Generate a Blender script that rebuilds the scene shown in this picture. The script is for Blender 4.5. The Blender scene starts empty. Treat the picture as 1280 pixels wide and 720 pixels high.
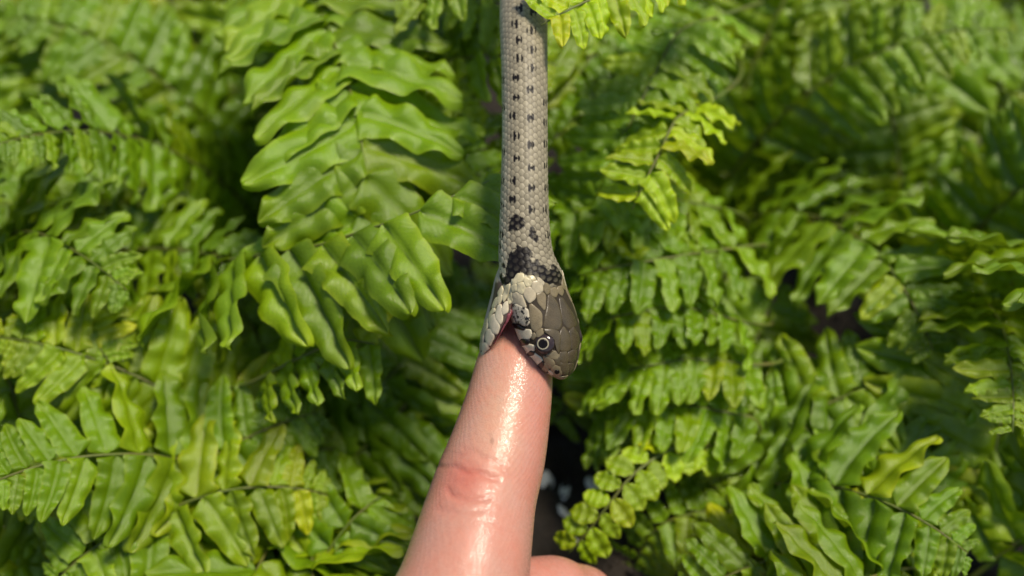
import bpy, math, random
import numpy as np
from mathutils import Vector, Matrix, noise
from mathutils.bvhtree import BVHTree

random.seed(7)
rng = np.random.default_rng(7)
scene = bpy.context.scene
COL = scene.collection

# ------------------------------------------------------------------ camera
# Work frame: millimetres, x right, y away from the camera, z up the picture;
# origin at the snake's head. It is tilted PITCH below the horizon.
MM = 0.001
PITCH = math.radians(45)
DIST = 190.0                    # camera to head
PXMM = 7.0                      # photo pixels per mm at the head
GROUND_D = 122.0                # depth of the soil behind the head
R_ = Vector((1, 0, 0))
F_ = Vector((0, math.cos(PITCH), -math.sin(PITCH)))
U_ = Vector((0, math.sin(PITCH), math.cos(PITCH)))
ORG = Vector((0, 0, GROUND_D * math.sin(PITCH)))
M3 = Matrix((R_, F_, U_)).transposed()
M3n = np.array(M3)


def W(p):
    return (M3 @ Vector(p) + ORG) * MM


def Wn(a):
    return (np.asarray(a, float) @ M3n.T + np.array(ORG)) * MM


def cp(px, py, y=0.0):
    k = (DIST + y) / DIST / PXMM
    return np.array([(px - 640) * k, y, (360 - py) * k])


def topx(a):
    a = np.asarray(a, float)
    k = PXMM * DIST / (DIST + a[..., 1])
    return 640 + a[..., 0] * k, 360 - a[..., 2] * k


cam = bpy.data.cameras.new('camera')
cam_o = bpy.data.objects.new('camera', cam)
COL.objects.link(cam_o)
cam_o.matrix_world = Matrix.Translation(W((0, -DIST, 0))) @ Matrix((R_, U_, -F_)).transposed().to_4x4()
cam.sensor_width = 36
cam.lens = 36 / (2 * (640 / PXMM) / DIST)
cam.clip_start = 0.005
cam.clip_end = 500
cam.dof.use_dof = True
cam.dof.focus_distance = (DIST - 1.0) * MM
cam.dof.aperture_fstop = 8.8
scene.camera = cam_o

# ------------------------------------------------------------------ light
Lc = Vector((0.34, -0.68, 0.66)).normalized()
Lw = (M3 @ Lc).normalized()
world = bpy.data.worlds.new('World')
scene.world = world
world.use_nodes = True
wn = world.node_tree
bg = wn.nodes['Background']
sky = wn.nodes.new('ShaderNodeTexSky')
sky.sky_type = 'NISHITA'
sky.sun_disc = False
sky.sun_elevation = math.asin(Lw.z)
sky.sun_rotation = math.atan2(Lw.x, Lw.y)
wn.links.new(sky.outputs[0], bg.inputs[0])
bg.inputs[1].default_value = 0.085
sun = bpy.data.lights.new('sun', 'SUN')
sun.energy = 3.4
sun.angle = math.radians(15)
sun.color = (1.0, 0.90, 0.74)
sun_o = bpy.data.objects.new('sun', sun)
COL.objects.link(sun_o)
sun_o.rotation_euler = Lw.to_track_quat('Z', 'Y').to_euler()
sun_o.location = Lw * 2

scene.view_settings.view_transform = 'Standard'
scene.view_settings.look = 'None'
scene.view_settings.exposure = 0.38
scene.view_settings.gamma = 1
scene.render.engine = 'CYCLES'
scene.cycles.max_bounces = 8
scene.cycles.transparent_max_bounces = 8


# ------------------------------------------------------------------ helpers
def mesh_obj(name, verts, faces, mat, parent=None, smooth=True, world_mm=True, origin=None):
    me = bpy.data.meshes.new(name)
    v = Wn(verts) if world_mm else np.asarray(verts, float)
    if origin is not None:
        v = v - np.array(origin)
    me.from_pydata(v.tolist(), [], [tuple(int(i) for i in f) for f in faces])
    me.polygons.foreach_set('use_smooth', [smooth] * len(me.polygons))
    me.update()
    o = bpy.data.objects.new(name, me)
    if mat is not None:
        me.materials.append(mat)
    COL.objects.link(o)
    if origin is not None and parent is None:
        o.location = origin
    if parent is not None:
        o.parent = parent
    return o


def tag(o, label=None, cat=None, group=None, kind=None):
    if label:
        o['label'] = label
    if cat:
        o['category'] = cat
    if group:
        o['group'] = group
    if kind:
        o['kind'] = kind
    return o


def spl(xs, ys, x):
    """smooth curve through points (finite-difference Hermite)"""
    xs = np.asarray(xs, float)
    ys = np.asarray(ys, float)
    if ys.ndim == 1:
        ys = ys[:, None]
    x = np.asarray(x, float)
    m = np.zeros_like(ys)
    d = (ys[1:] - ys[:-1]) / (xs[1:] - xs[:-1])[:, None]
    m[1:-1] = (d[1:] + d[:-1]) / 2
    m[0] = d[0]
    m[-1] = d[-1]
    i = np.clip(np.searchsorted(xs, x, side='right') - 1, 0, len(xs) - 2)
    h = (xs[i + 1] - xs[i])
    t = ((x - xs[i]) / h)[:, None]
    h = h[:, None]
    return ((2 * t**3 - 3 * t**2 + 1) * ys[i] + (t**3 - 2 * t**2 + t) * h * m[i]
            + (-2 * t**3 + 3 * t**2) * ys[i + 1] + (t**3 - t**2) * h * m[i + 1])


def frond_pts(ctrl, n=40):
    c = np.array(ctrl, float)
    seg = np.concatenate([[0], np.cumsum(np.linalg.norm(np.diff(c, axis=0), axis=1))])
    return spl(seg, c, np.linspace(0, seg[-1], n))


def sstep(a, b, x):
    t = np.clip((x - a) / (b - a), 0, 1)
    return t * t * (3 - 2 * t)


def nrm(v):
    return v / np.maximum(np.linalg.norm(v, axis=-1, keepdims=True), 1e-9)


def inpoly(px, py, poly):
    poly = np.asarray(poly, float)
    c = np.zeros(px.shape, bool)
    j = len(poly) - 1
    for i in range(len(poly)):
        xi, yi = poly[i]
        xj, yj = poly[j]
        hit = ((yi > py) != (yj > py)) & (px < (xj - xi) * (py - yi) / (yj - yi + 1e-12) + xi)
        c ^= hit
        j = i
    return c


def set_attr(me, name, cols):
    a = me.color_attributes.new(name, 'FLOAT_COLOR', 'POINT')
    c = np.ones((len(me.vertices), 4), np.float32)
    c[:, :3] = cols
    a.data.foreach_set('color', c.ravel())


class NT:
    def __init__(self, name):
        self.m = bpy.data.materials.new(name)
        self.m.use_nodes = True
        self.t = self.m.node_tree
        self.b = self.t.nodes['Principled BSDF']
        self.out = self.t.nodes['Material Output']

    def n(self, typ, **kw):
        nd = self.t.nodes.new('ShaderNode' + typ)
        for k, v in kw.items():
            if k.startswith('i_'):
                k2 = k[2:]
                nd.inputs[int(k2) if k2.isdigit() else k2].default_value = v
            else:
                setattr(nd, k, v)
        return nd

    def l(self, a, b):
        self.t.links.new(a, b)

    def math(self, op, a, b=None, c=None, clamp=False):
        nd = self.n('Math', operation=op, use_clamp=clamp)
        for i, v in enumerate((a, b, c)):
            if v is None:
                continue
            if isinstance(v, (int, float)):
                nd.inputs[i].default_value = v
            else:
                self.l(v, nd.inputs[i])
        return nd.outputs[0]

    def mix(self, fac, a, b, blend='MIX'):
        nd = self.n('MixRGB', blend_type=blend)
        for i, v in enumerate((fac, a, b)):
            if isinstance(v, (int, float)):
                nd.inputs[i].default_value = v
            elif isinstance(v, tuple):
                nd.inputs[i].default_value = v if len(v) == 4 else v + (1,)
            else:
                self.l(v, nd.inputs[i])
        return nd.outputs[0]

    def coords(self, scale=1000.0):
        tc = self.n('TexCoord')
        mp = self.n('Mapping')
        mp.inputs['Scale'].default_value = (scale,) * 3
        self.l(tc.outputs['Object'], mp.inputs[0])
        return mp.outputs[0]

    def noise(self, vec, scale, detail=3.0, rough=0.5):
        nd = self.n('TexNoise')
        nd.inputs['Scale'].default_value = scale
        nd.inputs['Detail'].default_value = detail
        nd.inputs['Roughness'].default_value = rough
        self.l(vec, nd.inputs['Vector'])
        return nd.outputs[0]

    def ramp(self, fac, a, b):
        nd = self.n('MapRange', clamp=True)
        nd.inputs[1].default_value = a
        nd.inputs[2].default_value = b
        self.l(fac, nd.inputs[0])
        return nd.outputs[0]

    def bump(self, h, dist, strength=1.0, prev=None):
        nd = self.n('Bump')
        nd.inputs['Strength'].default_value = strength
        nd.inputs['Distance'].default_value = dist
        self.l(h, nd.inputs['Height'])
        if prev is not None:
            self.l(prev, nd.inputs['Normal'])
        return nd.outputs[0]

    def set(self, **kw):
        for k, v in kw.items():
            k = k.replace('_', ' ')
            if isinstance(v, (int, float, tuple)):
                self.b.inputs[k].default_value = v
            else:
                self.l(v, self.b.inputs[k])


# ------------------------------------------------------------------ materials
def leaf_material():
    k = NT('fern_leaf')
    uv = k.n('TexCoord').outputs['UV']
    sep = k.n('SeparateXYZ')
    k.l(uv, sep.inputs[0])
    u, v = sep.outputs[0], sep.outputs[1]
    across = k.math('ABSOLUTE', k.math('SUBTRACT', u, 0.5))          # 0 .. 0.5
    info = k.n('ObjectInfo')
    co = k.coords(1000)
    off = k.n('VectorMath', operation='ADD')
    k.l(co, off.inputs[0])
    cmb = k.n('CombineXYZ')
    k.l(k.math('MULTIPLY', info.outputs['Random'], 300.0), cmb.inputs[0])
    k.l(cmb.outputs[0], off.inputs[1])
    n1 = k.noise(off.outputs[0], 0.22, 3)
    n2 = k.noise(off.outputs[0], 1.5, 3)
    base = k.mix(k.ramp(n1, 0.36, 0.64), (0.082, 0.190, 0.002), (0.265, 0.43, 0.005))
    base = k.mix(k.math('MULTIPLY', k.ramp(n2, 0.45, 0.8), 0.35), base, (0.20, 0.38, 0.03))
    # paler yellow margin and tip
    marg = k.math('MAXIMUM', k.ramp(across, 0.38, 0.5), k.ramp(v, 0.72, 1.0))
    base = k.mix(k.math('MULTIPLY', marg, 0.6), base, (0.30, 0.44, 0.014))
    rib = k.math('SUBTRACT', 1.0, k.ramp(across, 0.008, 0.03))
    base = k.mix(k.math('MULTIPLY', rib, 0.35), base, (0.20, 0.30, 0.06))
    # small brown flecks
    n3 = k.noise(off.outputs[0], 0.9, 4, 0.6)
    base = k.mix(k.math('MULTIPLY', k.ramp(n3, 0.70, 0.76), 0.55), base, (0.10, 0.06, 0.015))
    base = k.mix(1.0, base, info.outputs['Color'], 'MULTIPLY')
    # side veins: forked lines slanting to the tip
    ph = k.math('ADD', k.math('MULTIPLY', v, 120.0), k.math('MULTIPLY', across, -55.0))
    ph = k.math('ADD', ph, k.math('MULTIPLY', n2, 1.2))
    vein = k.math('SINE', ph)
    h = k.math('ADD', k.math('MULTIPLY', vein, 0.28), k.math('MULTIPLY', n2, 1.3))
    bmp = k.bump(h, 0.00008, 0.45)
    rough = k.math('ADD', k.math('MULTIPLY', n1, 0.20), 0.11)
    k.set(Base_Color=base, Roughness=rough, Normal=bmp, Specular_IOR_Level=0.6)
    tr = k.n('BsdfTranslucent')
    k.l(k.mix(0.55, base, (0.30, 0.42, 0.012), 'MIX'), tr.inputs[0])
    k.l(bmp, tr.inputs['Normal'])
    ms = k.n('MixShader')
    ms.inputs[0].default_value = 0.34
    k.l(k.b.outputs[0], ms.inputs[1])
    k.l(tr.outputs[0], ms.inputs[2])
    k.l(ms.outputs[0], k.out.inputs[0])
    return k.m


def simple_mat(name, a, b, scale=1.0, rough=0.5, bump=0.0, bscale=3.0, **kw):
    k = NT(name)
    co = k.coords(1000)
    n = k.noise(co, scale, 4)
    k.set(Base_Color=k.mix(k.ramp(n, 0.3, 0.7), a, b), Roughness=rough)
    if bump:
        k.set(Normal=k.bump(k.noise(co, bscale, 4), bump))
    for q, v in kw.items():
        k.b.inputs[q.replace('_', ' ')].default_value = v
    return k.m


def plate_material(name, mottle=False):
    """head shields: own colour from the object, faint dark freckles"""
    k = NT(name)
    info = k.n('ObjectInfo')
    co = k.coords(1000)
    n1 = k.noise(co, 0.8, 4)
    n2 = k.noise(co, 3.5, 4, 0.6)
    c = k.mix(k.ramp(n1, 0.3, 0.75), (0.80, 0.80, 0.80), (1.12, 1.10, 1.06))
    c = k.mix(1.0, info.outputs['Color'], c, 'MULTIPLY')
    if mottle:
        c = k.mix(k.ramp(k.noise(co, 1.3, 5, 0.7), 0.50, 0.56), c, (0.010, 0.008, 0.007))
    else:
        c = k.mix(k.math('MULTIPLY', k.ramp(n2, 0.62, 0.75), 0.45), c, (0.035, 0.025, 0.016))
    k.set(Base_Color=c, Roughness=k.math('ADD', 0.17, k.math('MULTIPLY', n2, 0.22)),
          Normal=k.bump(n2, 0.00005, 0.6))
    return k.m


def snake_skin():
    k = NT('snake_skin')
    at = k.n('Attribute', attribute_name='Col')
    co = k.coords(1000)
    n2 = k.noise(co, 3.0, 4, 0.6)
    c = k.mix(0.35, at.outputs['Color'], k.mix(n2, (0.55, 0.55, 0.55), (1.45, 1.45, 1.45)), 'MULTIPLY')
    k.set(Base_Color=c, Roughness=k.math('ADD', 0.34, k.math('MULTIPLY', n2, 0.2)),
          Normal=k.bump(n2, 0.00004, 0.6), Specular_IOR_Level=0.22)
    return k.m


def skin_material():
    k = NT('wet_skin')
    at = k.n('Attribute', attribute_name='Col')
    co = k.coords(1000)
    n1 = k.noise(co, 0.16, 3)
    n2 = k.noise(co, 0.9, 4, 0.6)
    c = k.mix(k.math('MULTIPLY', k.ramp(n1, 0.35, 0.7), 0.7), at.outputs['Color'],
              k.mix(1.0, at.outputs['Color'], (1.08, 0.86, 0.80), 'MULTIPLY'))
    c = k.mix(k.math('MULTIPLY', k.ramp(n2, 0.45, 0.75), 0.45), c, k.mix(1.0, c, (0.92, 0.72, 0.66), 'MULTIPLY'))
    # friction-ridge lines and fine creases
    wv = k.n('TexWave', wave_type='BANDS', bands_direction='Z')
    wv.inputs['Scale'].default_value = 0.55
    wv.inputs['Distortion'].default_value = 6.0
    wv.inputs['Detail'].default_value = 2.0
    wv.inputs['Detail Scale'].default_value = 0.3
    k.l(co, wv.inputs['Vector'])
    vor = k.n('TexVoronoi', feature='DISTANCE_TO_EDGE')
    vor.inputs['Scale'].default_value = 1.15
    k.l(co, vor.inputs['Vector'])
    cell = k.ramp(vor.outputs['Distance'], 0.0, 0.12)
    h = k.math('ADD', k.math('MULTIPLY', cell, 0.22), k.math('MULTIPLY', k.noise(co, 2.6, 4, 0.65), 0.9))
    h = k.math('ADD', h, k.math('MULTIPLY', wv.outputs['Fac'], 0.25))
    bmp = k.bump(h, 0.00014, 0.6)
    coatb = k.bump(k.noise(co, 3.0, 4, 0.66), 0.00007, 0.85)
    k.set(Base_Color=c, Roughness=0.46, Normal=bmp, Specular_IOR_Level=0.3,
          Coat_Weight=k.math('ADD', 0.06, k.math('MULTIPLY', k.ramp(k.noise(co, 1.9, 5, 0.75), 0.47, 0.54), 0.85)), Coat_Roughness=0.07, Coat_Normal=coatb)
    k.b.inputs['Subsurface Weight'].default_value = 0.35
    k.b.inputs['Subsurface Radius'].default_value = (1.0, 0.36, 0.22)
    k.b.inputs['Subsurface Scale'].default_value = 0.0022
    return k.m


def soil_material():
    k = NT('dark_soil')
    co = k.coords(1000)
    n1 = k.noise(co, 0.06, 5, 0.6)
    n2 = k.noise(co, 0.6, 5, 0.7)
    c = k.mix(k.ramp(n1, 0.3, 0.7), (0.010, 0.007, 0.005), (0.032, 0.022, 0.014))
    c = k.mix(k.math('MULTIPLY', k.ramp(n2, 0.55, 0.8), 0.6), c, (0.06, 0.042, 0.026))
    k.set(Base_Color=c, Roughness=k.math('ADD', 0.35, k.math('MULTIPLY', n2, 0.5)), Normal=k.bump(n2, 0.002))
    return k.m


LEAF = leaf_material()
STEM = simple_mat('rachis', (0.11, 0.17, 0.02), (0.13, 0.12, 0.025), 0.15, 0.5, 0.0002, 1.2)
PLATE = plate_material('head_shield')
MOTTLE = plate_material('mottled_shield', True)
SNAKE = snake_skin()
SKIN = skin_material()
SOIL = soil_material()
MUCOSA = simple_mat('mouth_lining', (0.13, 0.022, 0.026), (0.30, 0.09, 0.10), 0.8, 0.28, 0.0002, 1.5)
EYE_BLACK = simple_mat('eye_black', (0.006, 0.005, 0.005), (0.012, 0.010, 0.009), 1, 0.2, Specular_IOR_Level=0.15)
IRIS = simple_mat('iris', (0.30, 0.26, 0.16), (0.46, 0.42, 0.29), 2.5, 0.12)
EYERIM = simple_mat('eye_rim', (0.020, 0.012, 0.012), (0.045, 0.03, 0.028), 1.5, 0.12)
GLINT_WHITE = simple_mat('glint_white', (0.80, 0.80, 0.78), (0.93, 0.92, 0.90), 0.5, 0.18, 0.0002, 1.0)  # near-white colour in place of glints off wet soil
TWIG = simple_mat('twig_bark', (0.05, 0.03, 0.015), (0.10, 0.07, 0.04), 0.4, 0.7, 0.0004, 1.5)

# ------------------------------------------------------------------ ground
def build_ground():
    rad = [0.0]
    r = 0.006
    while r < 0.42:
        rad.append(r)
        r += 0.006
    while r < 120:
        rad.append(r)
        r *= 1.35
    NA = 200
    verts = [(0, 0.06, 0)]
    faces = []
    for i, r in enumerate(rad[1:]):
        for j in range(NA):
            a = 2 * math.pi * j / NA
            x, y = r * math.cos(a), r * math.sin(a) + 0.06
            z = 0
            if r < 0.5:
                p = Vector((x, y, 0))
                z = 0.007 * noise.noise(p * 30) + 0.004 * noise.noise(p * 90) + 0.002 * noise.noise(p * 230)
                z *= 1 - sstep(0.35, 0.5, r)
            verts.append((x, y, z))
    for j in range(NA):
        faces.append((0, 1 + j, 1 + (j + 1) % NA))
    for i in range(len(rad) - 2):
        b0, b1 = 1 + i * NA, 1 + (i + 1) * NA
        for j in range(NA):
            k = (j + 1) % NA
            faces.append((b0 + j, b1 + j, b1 + k, b0 + k))
    return tag(mesh_obj('ground', verts, faces, SOIL, world_mm=False), kind='structure')


build_ground()


def build_crumbs():
    """loose soil crumbs and bark bits, one mass"""
    verts, faces = [], []
    for i in range(2600):
        x = rng.uniform(-0.22, 0.22)
        y = rng.uniform(-0.10, 0.26)
        s = 0.0006 + 0.0022 * rng.random() ** 2.5
        p = Vector((x, y, 0))
        z = 0.007 * noise.noise(p * 30) + 0.004 * noise.noise(p * 90)
        b = len(verts)
        A = Matrix.Rotation(rng.random() * 6.28, 3, 'Z') @ Matrix.Rotation(rng.random() * 6.28, 3, 'X')
        sc = (s * rng.uniform(.6, 1.8), s, s * rng.uniform(.5, 1))
        for q in ((1, 0, 0), (-1, 0, 0), (0, 1, 0), (0, -1, 0), (0, 0, 1), (0, 0, -1), (.6, .6, .5), (-.6, .5, -.6)):
            w = A @ Vector((q[0] * sc[0], q[1] * sc[1], q[2] * sc[2]))
            verts.append((x + w.x, y + w.y, z + s * .4 + w.z))
        for f in ((0, 2, 6), (0, 6, 4), (6, 2, 4), (2, 1, 4), (1, 3, 4), (3, 0, 4), (2, 0, 5), (1, 2, 7), (2, 5, 7), (5, 1, 7), (3, 1, 5), (0, 3, 5)):
            faces.append(tuple(b + t for t in f))
    tag(mesh_obj('soil_crumbs', verts, faces, SOIL, world_mm=False, smooth=False),
        'loose dark crumbs of soil between the ferns', 'soil', kind='stuff')


build_crumbs()

# ------------------------------------------------------------------ snake
# stations tail -> snout: photo x, y, depth mm, half width, top, bottom (px at that depth), roll of the back (deg)
ST = [
    (330, -60, 118, 4, 4, 4, 20), (380, -110, 112, 12, 12, 12, 20), (460, -165, 98, 22, 22, 22, 22),
    (550, -175, 78, 28, 28, 28, 24), (618, -135, 56, 30, 30, 30, 26), (647, -75, 36, 30, 30, 30, 28),
    (654, -15, 22, 29.6, 29.5, 29.5, 30), (654.5, 30, 15, 29.6, 29.5, 29.5, 30), (655.5, 80, 10, 28.6, 28.5, 28.5, 30),
    (656, 150, 6, 28.2, 28, 28, 32), (655.7, 210, 3, 28.6, 28.5, 28.5, 34), (655.5, 255, 1.5, 29.8, 29.5, 29.5, 36),
    (655.7, 290, .8, 31.6, 31, 31, 38), (657.5, 320, .3, 34.5, 33, 33, 42), (663.5, 348, 0, 41, 35, 33, 46),
    (674, 375, 0, 42, 29, 35, 48), (684, 400, 0, 42, 28.5, 37, 48), (692, 428, 0, 40, 28, 30, 48),
    (697, 446, -.2, 31, 23, 23, 48), (700.5, 459, -.3, 23, 17, 17, 48), (702.5, 467.5, -.4, 15, 11.5, 9, 48),
    (703.6, 473, -.5, 5.5, 5, 4, 48), (704, 474.6, -.5, .6, .6, .6, 48)]


SN = {}


def build_snake():
    S = np.array(ST, float)
    ctr = np.array([cp(a[0], a[1], a[2]) for a in S])
    kk = (DIST + S[:, 2]) / DIST / PXMM
    seg = np.linalg.norm(np.diff(ctr, axis=0), axis=1)
    L0 = np.concatenate([[0], np.cumsum(seg)])
    Lhead = L0[-1]
    ls = []
    l = 0.0
    while l < Lhead:
        ls.append(l)
        px_from_end = Lhead - l
        l += 0.8 if l < L0[5] else (0.17 if px_from_end > 2 else 0.08)
    ls.append(Lhead)
    ls = np.array(ls)
    C = spl(L0, ctr, ls)
    rad = spl(L0, S[:, 3:6] * kk[:, None], ls)
    rad = np.maximum(rad, 0.02)
    al = np.radians(spl(L0, S[:, 6], ls)[:, 0])
    A = nrm(np.gradient(C, ls, axis=0))
    Tc = np.array([0, -1.0, 0]) - A * (A @ np.array([0, -1.0, 0]))[:, None]
    Tc = nrm(Tc)
    E = nrm(np.cross(Tc, A))
    D = np.sin(al)[:, None] * E + np.cos(al)[:, None] * Tc
    Rs = -np.cos(al)[:, None] * E + np.sin(al)[:, None] * Tc
    NPHI = 216
    ph = np.arange(NPHI) * 2 * np.pi / NPHI
    cth, sth = np.cos(ph), np.sin(ph)
    # squarer section towards the head
    headness = sstep(L0[13], L0[15], ls)
    pexp = 1 - 0.18 * headness
    cx = np.sign(cth)[None] * np.abs(cth)[None] ** pexp[:, None]
    sx = np.sign(sth)[None] * np.abs(sth)[None] ** pexp[:, None]
    b = np.where(sth[None] > 0, rad[:, 1:2], rad[:, 2:3])
    base = C[:, None] + Rs[:, None] * (rad[:, 0:1] * cx)[..., None] + D[:, None] * (b * sx)[..., None]
    N = nrm((Rs[:, None] * (cx / rad[:, 0:1])[..., None] + D[:, None] * (sx / b)[..., None]))
    # scale lattice ------------------------------------------------------
    NC = 30
    pitch = 1.25
    q = (ph / (2 * np.pi) * NC)[None] + 0 * ls[:, None]
    r = (ls / pitch)[:, None] + 0 * ph[None]
    meanr = rad.mean(1)
    wcol = (2 * np.pi * meanr / NC)[:, None]
    best = np.full(q.shape, 1e9)
    sec = np.full(q.shape, 1e9)
    bdx = np.zeros(q.shape)
    bdy = np.zeros(q.shape)
    bid = np.zeros(q.shape)
    c0 = np.round(q)
    for dc in (-1, 0, 1):
        c = c0 + dc
        offs = (np.mod(c, 2)) * 0.5
        k0 = np.round(r - offs)
        for dk in (-1, 0, 1):
            kx = k0 + dk
            dx = (q - c) * wcol
            dy = (r - kx - offs) * pitch
            d = (np.abs(dx) ** 1.35 + np.abs(dy * 0.72) ** 1.35) ** (1 / 1.35)
            nb = d < best
            sec = np.where(nb, best, np.minimum(sec, d))
            cid = np.mod(c, NC) * 1000 + kx
            bdx = np.where(nb, dx, bdx)
            bdy = np.where(nb, dy, bdy)
            bid = np.where(nb, cid, bid)
            best = np.minimum(best, d)
    edge = sec - best
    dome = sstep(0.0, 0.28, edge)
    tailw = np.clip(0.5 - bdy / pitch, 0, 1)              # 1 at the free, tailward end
    rnd = np.mod(np.sin(bid * 12.9898) * 43758.5453, 1.0)
    h = (0.075 + 0.06 * sstep(L0[9], L0[13], ls))[:, None] * dome * (0.35 + 0.65 * tailw) + 0.035 * np.exp(-(bdx / 0.14) ** 2) * dome * (sth > 0.1)[None]
    fade = 1 - sstep(L0[14] + 0.8, L0[14] + 3.6, ls)
    fade *= sstep(L0[0], L0[3], ls)
    disp = h * fade[:, None]
    V = base + N * disp[..., None]
    # colour -----------------------------------------------------------
    vx, vy = topx(base)
    front = N[..., 1] < 0.12
    mir = (NPHI // 2 - np.arange(NPHI)) % NPHI            # mirror across the back
    vxm, vym = vx[:, mir], vy[:, mir]
    use_m = ~front & front[:, mir]
    vx = np.where(use_m, vxm, vx)
    vy = np.where(use_m, vym, vy)
    side = sth[None] + 0 * ls[:, None]
    back = np.array([0.285, 0.25, 0.17])
    flank = np.array([0.44, 0.40, 0.285])
    belly = np.array([0.52, 0.48, 0.36])
    w1 = sstep(0.35, -0.25, side)[..., None]
    w2 = sstep(-0.55, -0.75, side)[..., None]
    col = back * (1 - w1) + flank * w1
    col = col * (1 - w2) + belly * w2
    col = col * (0.82 + 0.34 * rnd[..., None])
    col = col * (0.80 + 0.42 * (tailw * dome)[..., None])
    dark = np.array([0.055, 0.043, 0.027])
    gap = 1 - sstep(0.03, 0.17, edge)
    near_head = sstep(L0[10], L0[13], ls)[:, None]
    col = col * (1 - (gap * (0.42 + 0.5 * near_head))[..., None]) + dark * (gap * (0.42 + 0.5 * near_head))[..., None]
    black = np.array([0.007, 0.005, 0.0045])
    marks = [(645, 30), (648, 50), (648, 73), (645, 97), (645, 122), (642, 145), (644, 170), (645, 198), (643, 226), (641, 249),
             (665, 62), (665, 85), (663, 112), (663, 147), (663, 181), (664, 210), (664, 235), (663, 262), (650, 10), (648, -10), (664, 38), (666, 15),
             (681, 128), (681, 153), (681, 180), (681, 207), (682, 235), (681, 262), (630, 190), (628, 226), (627, 257), (629, 135), (629, 100), (684, 294), (627, 293), (625, 306)]
    bm = np.zeros(q.shape)
    gxs = np.array([noise.noise(Vector((a, c_, 5))) for a, c_ in zip((vx * .5).ravel(), (vy * .5).ravel())]).reshape(q.shape) * 2.0
    for i, (mx, my) in enumerate(marks):
        g = random.Random(i)
        edgeish = mx > 675 or mx < 635
        rx, ry = (3.2, 5.0) if edgeish else (g.uniform(5.0, 6.8), g.uniform(4.6, 6.4))
        dd = ((vx - mx) / rx) ** 2 + ((vy - my + gxs) / ry) ** 2
        lat = sstep(0.16, 0.30, np.abs(bdx) / wcol)          # the sides of each scale carry the black
        m_ = (1 - sstep(0.7, 1.1, dd)) * lat
        m_ = np.maximum(m_, (1 - sstep(0.6, 1.1, ((vx - mx - g.uniform(-1, 1)) / 2.2) ** 2 + ((vy - my) / g.uniform(1.6, 3.4)) ** 2)) * (0 if edgeish else 1))
        bm = np.maximum(bm, m_)
    gx = np.array([noise.noise(Vector((a, c_, 0))) for a, c_ in zip((vx * .35).ravel(), (vy * .35).ravel())]).reshape(q.shape) * 2.2
    for (mx, my, rx, ry) in ((644, 278, 7, 11), (652, 279, 4, 8), (639, 285, 4, 5), (665, 291, 4.2, 8), (670, 298, 3.4, 5), (630, 332, 2.5, 3.0), (626, 345, 3, 4)):
        dd = ((vx + gx - mx) / rx) ** 2 + ((vy + gx - my) / ry) ** 2
        bm = np.maximum(bm, (1 - sstep(0.75, 1.2, dd)) * (1 - 0.3 * sstep(.45, .6, edge)))
    c4 = [(205, 440), (225, 370), (270, 360), (300, 300), (350, 320), (385, 310), (445, 370), (440, 400), (400, 400), (440, 470), (490, 430),
          (520, 500), (560, 490), (600, 560), (650, 480), (690, 520), (735, 600), (735, 720), (640, 660), (600, 700), (540, 660), (480, 620), (400, 590),
          (320, 550), (290, 600), (240, 640), (200, 680), (150, 680), (110, 610), (150, 620), (190, 600), (190, 520)]
    nape = [(610 + a / 8, 270 + c_ / 8) for a, c_ in c4]
    ins = np.zeros(q.shape)
    for ox, oy in ((0, 0), (.8, 0), (-.8, 0), (0, .8), (0, -.8)):
        ins = np.maximum(ins, inpoly(vx + gx * .6 + ox, vy + gx * .6 + oy, nape).astype(float))
    cent = sstep(0.33, 0.55, edge)
    right = sstep(655, 668, vx)
    ins_b = ins * (1 - cent * (0.09 + 0.42 * right) * (0.5 + 0.5 * sstep(-.1, .4, bdy)))
    bm = np.maximum(bm, ins_b)
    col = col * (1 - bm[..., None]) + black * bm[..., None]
    # the cream collar and the darker head skin between shields
    coll = (sstep(334, 348, vy + (vx - 655) * -0.35) * (1 - bm))[..., None] * (vx < 676)[..., None]
    cream = np.array([0.60, 0.54, 0.36]) * (0.9 + .15 * rnd[..., None])
    cream = cream * (1 - 0.75 * gap[..., None])
    col = col * (1 - coll) + cream * coll
    hd = sstep(L0[14] + 2.0, L0[14] + 3.6, ls)[:, None, None]
    hskin = np.array([0.04, 0.03, 0.019])
    col = col * (1 - hd) + hskin * hd
    # roof of the mouth
    lipb = (sstep(-0.2, -0.4, side) * hd[..., 0])[..., None]
    col = col * (1 - lipb) + np.array([0.60, 0.52, 0.36]) * lipb
    for poly in ([(10, 40), (60, 50), (150, 100), (120, 110), (20, 90)], [(70, 245), (120, 215), (190, 225), (182, 270), (95, 285)],
                 [(155, 385), (215, 345), (248, 360), (243, 385), (165, 405)], [(265, 525), (350, 458), (357, 500), (310, 560)],
                 [(350, 600), (415, 545), (425, 575), (365, 625)]):
        pb = inpoly(vx, vy, [(640 + a / 9, 400 + c_ / 9) for a, c_ in poly]).astype(float)[..., None] * hd
        col = col * (1 - pb) + black * pb
    mouth = (sstep(-0.955, -0.985, side) * hd[..., 0])[..., None]
    col = col * (1 - mouth) + np.array([0.30, 0.09, 0.085]) * mouth
    nl = len(ls)
    verts = V.reshape(-1, 3)
    cols = col.reshape(-1, 3)
    faces = []
    idx = np.arange(nl * NPHI).reshape(nl, NPHI)
    a0 = idx[:-1]
    a1 = idx[1:]
    f = np.stack([a0, np.roll(a0, -1, 1), np.roll(a1, -1, 1), a1], -1).reshape(-1, 4)
    faces = f.tolist()
    faces.append(list(idx[0][::-1]))
    faces.append(list(idx[-1]))
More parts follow.
